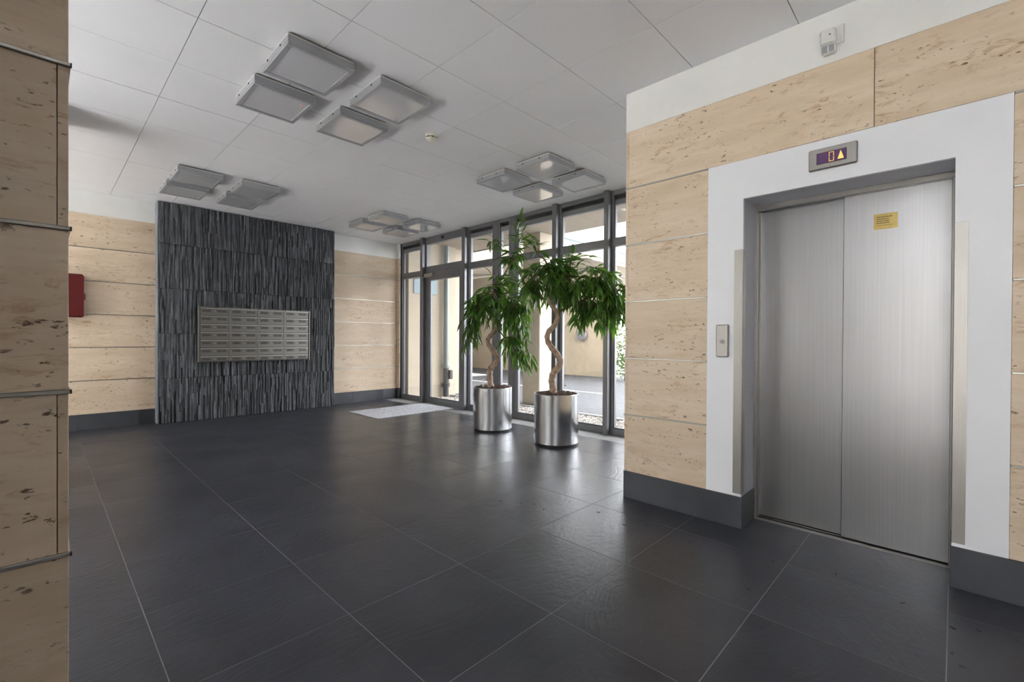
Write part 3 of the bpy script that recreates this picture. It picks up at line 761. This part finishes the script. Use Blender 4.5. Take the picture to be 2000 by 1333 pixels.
potted_tree(4.02, 4.231, .246, .545,
    [(959, 765), (956.5, 738), (957, 725), (961, 716), (971, 705), (970.5, 696), (961, 683), (953.5, 670), (955, 660), (964, 650), (972, 637), (967, 624), (960, 611), (961, 592), (966, 572)], .041,
    {'t': (966, 570), 'l': (935, 585), 'r': (1000, 600), 'u': (1003, 508), 'q': (985, 660)},
    [('t', 958, 575, 46, 26, 95, .5), ('l', 928, 592, 26, 32, 50, .8), ('l', 914, 655, 20, 36, 52, 1.5), ('t', 985, 610, 26, 24, 34, 1.0), ('l', 945, 622, 28, 26, 40, .9), ('r', 1003, 590, 32, 28, 70, .8), ('r', 1012, 630, 30, 36, 78, 1.1),
     ('q', 1005, 678, 30, 28, 56, 1.5), ('q', 1022, 703, 24, 14, 36, 1.5), ('u', 1002, 505, 24, 22, 34, .8), ('u', 1014, 468, 12, 22, 15, .4), ('u', 1019, 430, 5, 10, 5, -.3), ('u', 955, 465, 18, 8, 9, 1.0), ('t', 990, 545, 34, 18, 42, .6)],
    'smaller twisted-trunk tree in a steel planter, left of the two', 11, 4.66)
potted_tree(3.983, 3.169, .2445, .560,
    [(1082, 778), (1080, 757), (1078, 742), (1082, 728), (1092, 716), (1094, 704), (1086, 690), (1075, 676), (1069, 662), (1072, 648), (1083, 636), (1088, 624), (1088, 612), (1080, 600), (1072, 588), (1073, 570), (1075, 548), (1074, 530)], .040,
    {'t': (1074, 528), 'l': (1040, 545), 'm': (1110, 540), 'r': (1165, 548), 'e': (1200, 570), 'b': (1150, 595), 's': (1052, 500)},
    [('t', 1074, 528, 44, 22, 85, .7), ('l', 1035, 545, 24, 26, 44, .9), ('l', 1042, 575, 22, 22, 36, 1.1), ('m', 1105, 545, 40, 30, 90, .8), ('r', 1158, 540, 42, 24, 75, .7), ('r', 1165, 570, 40, 34, 95, 1.0),
     ('e', 1205, 565, 26, 30, 60, 1.0), ('e', 1205, 610, 24, 34, 70, 1.3), ('b', 1140, 608, 34, 26, 62, 1.4), ('m', 1118, 580, 30, 22, 40, 1.2), ('b', 1178, 615, 26, 26, 45, 1.2), ('m', 1138, 498, 42, 10, 26, .4), ('t', 1095, 575, 30, 18, 50, 1.2), ('s', 1040, 478, 16, 22, 14, .5)],
    'larger twisted-trunk tree in a steel planter, right of the two', 23, 4.66)
wg = MB().lathe([(.006, 0), (.006, .03), (.004, .095), (.0015, .115)], at_depth(943.5, 757, 5.72) - Vector((0, 0, .01)), 10).obj('water_gauge', 'white', None, True)
tag(wg, 'white pointed water gauge standing in the left planter', 'gauge')
p0 = at_depth(1104, 773, 5.0) + Vector((0, 0, .006))
pn = empty('water_indicator', p0); tag(pn, 'thin red-topped water indicator in the right planter', 'gauge')
MB().lathe([(.018, -.01), (.014, .012), (.004, .018)], n=12).obj('foot', 'black', pn, True)
MB().lathe([(.0014, .0), (.0014, .098)], n=6).obj('stem', 'white', pn, True)
MB().lathe([(.002, .094), (.007, .098), (.007, .106), (.002, .110)], n=12).obj('float_cap', 'red', pn, True)

# crumbs of dirt on the floor
random.seed(3)
db = MB()
SP = [(1256, 1020), (1265, 1029), (1293, 1030), (1348, 1061), (1462, 1152), (1510, 1096), (1633, 1122), (1763, 1179), (1861, 1227), (1911, 1233), (1860, 1277), (1880, 1303), (1043, 985), (1018, 984), (978, 979), (1062, 995), (1169, 1001), (805, 900), (805, 919), (1219, 1025)]
for px, py in SP:
    d = FWD + RGT * ((px - CX) / FL) - UPV * ((py - CY) / FL); p = CAM + d * (-CAM.z / d.z)
    T = Matrix.Translation((p.x, p.y, .001)) @ Matrix.Rotation(random.uniform(0, 3), 4, 'Z')
    db.box(-.010, .010, -.004, .004, -.001, .0012, .0005, T)
o = db.obj('floor_crumbs', 'dark'); tag(o, 'dark crumbs of dirt scattered on the tiled floor', 'dirt'); o['kind'] = 'stuff'

# ------------------------------------------------------------------ yard behind the window
gd = struct(MB().box(5.95, 40, -12, 40, -.35, -.02).obj('yard_ground', 'pave'), 'grey paved yard outside the window')
gb = struct(MB().box(4.91, 5.95, -6, 9, -.35, -.055).obj('gravel_bed', 'gravelbed'), 'bed of the gravel strip along the window')
random.seed(6)
base_v = [(0, 0, .7), (.95, .2, .05), (.2, .9, .1), (-.85, .3, 0), (-.2, -.95, .08), (.6, -.7, -.05), (0, 0, -.6)]
base_f = [(0, 1, 2), (0, 2, 3), (0, 3, 4), (0, 4, 5), (0, 5, 1), (6, 2, 1), (6, 3, 2), (6, 4, 3), (6, 5, 4), (6, 1, 5)]
vs, fs = [], []
for k in range(7000):
    x = random.uniform(4.95, 5.895); y = random.uniform(1.9, 7.46); s = random.uniform(.010, .024); a = random.uniform(0, 6.28); z = -.052 + random.uniform(0, .026)
    if abs(x - 5.76) < .12 and y > 7.2: continue
    o0 = len(vs); c_, s_ = math.cos(a), math.sin(a); q = [random.uniform(.75, 1.25) for _ in range(3)]
    for v in base_v: vs.append((x + s * (v[0] * c_ - v[1] * s_) * q[0], y + s * (v[0] * s_ + v[1] * c_) * q[1], z + s * v[2] * q[2]))
    fs += [tuple(i + o0 for i in f) for f in base_f]
me = bpy.data.meshes.new('gravel'); me.from_pydata(vs, [], fs); me.materials.append(M['gravel'])
o = link('gravel', me); o['kind'] = 'stuff'; tag(o, 'pale gravel strip outside along the window wall', 'gravel')
kb = tag(MB().box(5.93, 6.0, -6, 9, -.3, -.012, .004).obj('kerb_edging', 'concrete'), 'thin concrete edging between gravel and paving outside', 'kerb')
ln = tag(MB().box(8.38, 8.46, 5.4, 12, -.03, -.016).obj('paving_line', 'terrace'), 'thin white line across the yard paving', 'road marking')
ln['kind'] = 'stuff' if False else 'structure'

wo = struct(MB().box(4.92, 6.07, 7.53, 7.95, -.1, 3.05).box(6.07, 6.35, 7.62, 7.95, -.1, 3.05).obj('wall_yard', 'beige'), 'beige rendered wall outside beside the entrance')
cn = struct(MB().box(4.92, 6.55, -6, 9.5, 3.05, 3.45).obj('canopy', 'soffit'), 'beige canopy soffit above the entrance')
co = tag(MB().box(6.12, 6.52, 5.25, 5.66, -.05, 3.05, .01).obj('canopy_column', 'beige'), 'beige square column supporting the canopy outside', 'column')
# downpipe
dp = empty('downpipe', (5.76, 7.445, -.03)); tag(dp, 'grey rainwater downpipe on the beige wall outside the door', 'pipe')
MB().lathe([(.055, .62), (.055, 3.07)], n=20).obj('upper_pipe', 'zinc', dp, True)
MB().lathe([(.066, .58), (.072, .60), (.072, .66), (.066, .68)], n=20).obj('collar', 'zinc', dp, True)
MB().lathe([(.062, .28), (.062, .58)], n=20).lathe([(.078, .20), (.078, .28)], n=20).lathe([(.058, 0), (.058, .20)], n=20).obj('standpipe', 'iron', dp, True)
MB().box(.02, .095, -.11, .02, .36, .54, .01).obj('cleanout', 'iron', dp)
for z in (.75, 1.9): MB().lathe([(.060, z), (.060, z + .03)], n=20).box(-.015, .015, 0, .07, z, z + .03).obj('bracket', 'zinc', dp)
sg = tag(MB().box(5.03, 5.58, 7.512, 7.53, 2.03, 2.32, .003).obj('house_sign', 'sign'), 'small pale blue sign on the beige wall outside the door', 'sign')
# far buildings
fb = struct(MB().box(2.0, 13.0, 17.4, 18.2, -.1, 9.0).box(2.0, 13.0, 11.4, 17.4, 3.65, 9.0).box(2.0, 6.2, 11.4, 17.4, -.1, 3.65).obj('wall_far', 'beige'), 'beige building across the yard with a shaded passage')
fw = struct(MB().box(12.1, 12.5, 7.45, 17.4, -.1, 3.55).obj('wall_yard_far', 'beige'), 'beige wall closing the yard')
rf = empty('carport_roof', (12, 8, 3.3)); tag(rf, 'flat metal-edged carport roof across the yard', 'roof')
ch(MB().box(8.4, 17, 7.05, 11.4, 3.30, 3.55), 'soffit_board', 'soffit', rf)
ch(MB().box(8.38, 17, 7.00, 7.05, 3.40, 3.66), 'fascia', 'roofm', rf)
ch(MB().box(8.34, 17, 6.94, 11.4, 3.66, 3.76), 'roof_edge', 'roofm', rf)
wlp = empty('wall_lamp', (12.1, 8.55, 1.2)); tag(wlp, 'round grey wall lamp on the far yard wall', 'lamp')
ch(MB().lathe([(.16, 11.96), (.19, 12.0), (.19, 12.06)], (0, 8.55, 1.28), 24, 'X'), 'globe', 'lampg', wlp, True)
ch(MB().lathe([(.10, 12.05), (.10, 12.10)], (0, 8.55, 1.28), 20, 'X'), 'wall_plate', 'concrete', wlp, True)

def shrub(name, c, rx, ry, rz, n, label, seed, leaf=.05):
    rnd = random.Random(seed); root = empty(name, (c[0], c[1], 0)); tag(root, label, 'shrub')
    st = MB()
    for k in range(7):
        a = rnd.uniform(0, 6.28); st.tube([(0, 0, -.02), (rx * .3 * math.cos(a), ry * .3 * math.sin(a), c[2] * .8), (rx * .6 * math.cos(a), ry * .6 * math.sin(a), c[2] + rz * .5)], [.02, .014, .006], 5)
    st.obj('stems', 'twig', root)
    v, f = [], []
    for k in range(n):
        while True:
            p = Vector((rnd.uniform(-1, 1), rnd.uniform(-1, 1), rnd.uniform(-1, 1)))
            if .25 < p.length < 1: break
        q = Vector((p.x * rx, p.y * ry, c[2] + p.z * rz)); d = Vector((rnd.gauss(0, 1), rnd.gauss(0, 1), rnd.gauss(0, .7))).normalized(); e = d.orthogonal().normalized()
        L = leaf * rnd.uniform(.7, 1.4); i = len(v)
        v += [q, q + d * L * .5 + e * L * .28, q + d * L, q + d * L * .5 - e * L * .28]; f.append((i, i + 1, i + 2, i + 3))
    me = bpy.data.meshes.new('foliage'); me.from_pydata(v, [], f); me.materials.append(M['green'])
    link('foliage', me, root)['kind'] = 'stuff'; return root
shrub('yard_shrub', (11.6, 6.75, .75), .55, .5, .75, 700, 'small leafy shrub outside at the right edge of the window', 5, .11)

# garden side (behind the viewer)
gt = struct(MB().box(-30, -3.1, -20, 25, -.3, -.02).obj('garden_ground', 'terrace'), 'pale terrace outside the garden facade')
hg = empty('garden_hedge', (-7.0, 0, 0)); tag(hg, 'green hedge beyond the terrace behind the viewer', 'hedge')
MB().box(-.35, .35, -9, 14, 0, 2.85).obj('hedge_core', 'twig', hg)
rnd = random.Random(2); v, f = [], []
for k in range(12000):
    q = Vector((rnd.uniform(-.5, .5), rnd.uniform(-9, 14), rnd.uniform(0, 2.95))); d = Vector((rnd.gauss(0, 1), rnd.gauss(0, 1), rnd.gauss(0, 1))).normalized(); e = d.orthogonal().normalized(); L = .22; i = len(v)
    v += [q, q + d * L * .5 + e * L * .4, q + d * L, q + d * L * .5 - e * L * .4]; f.append((i, i + 1, i + 2, i + 3))
me = bpy.data.meshes.new('foliage'); me.from_pydata(v, [], f); me.materials.append(M['green']); link('foliage', me, hg)['kind'] = 'stuff'
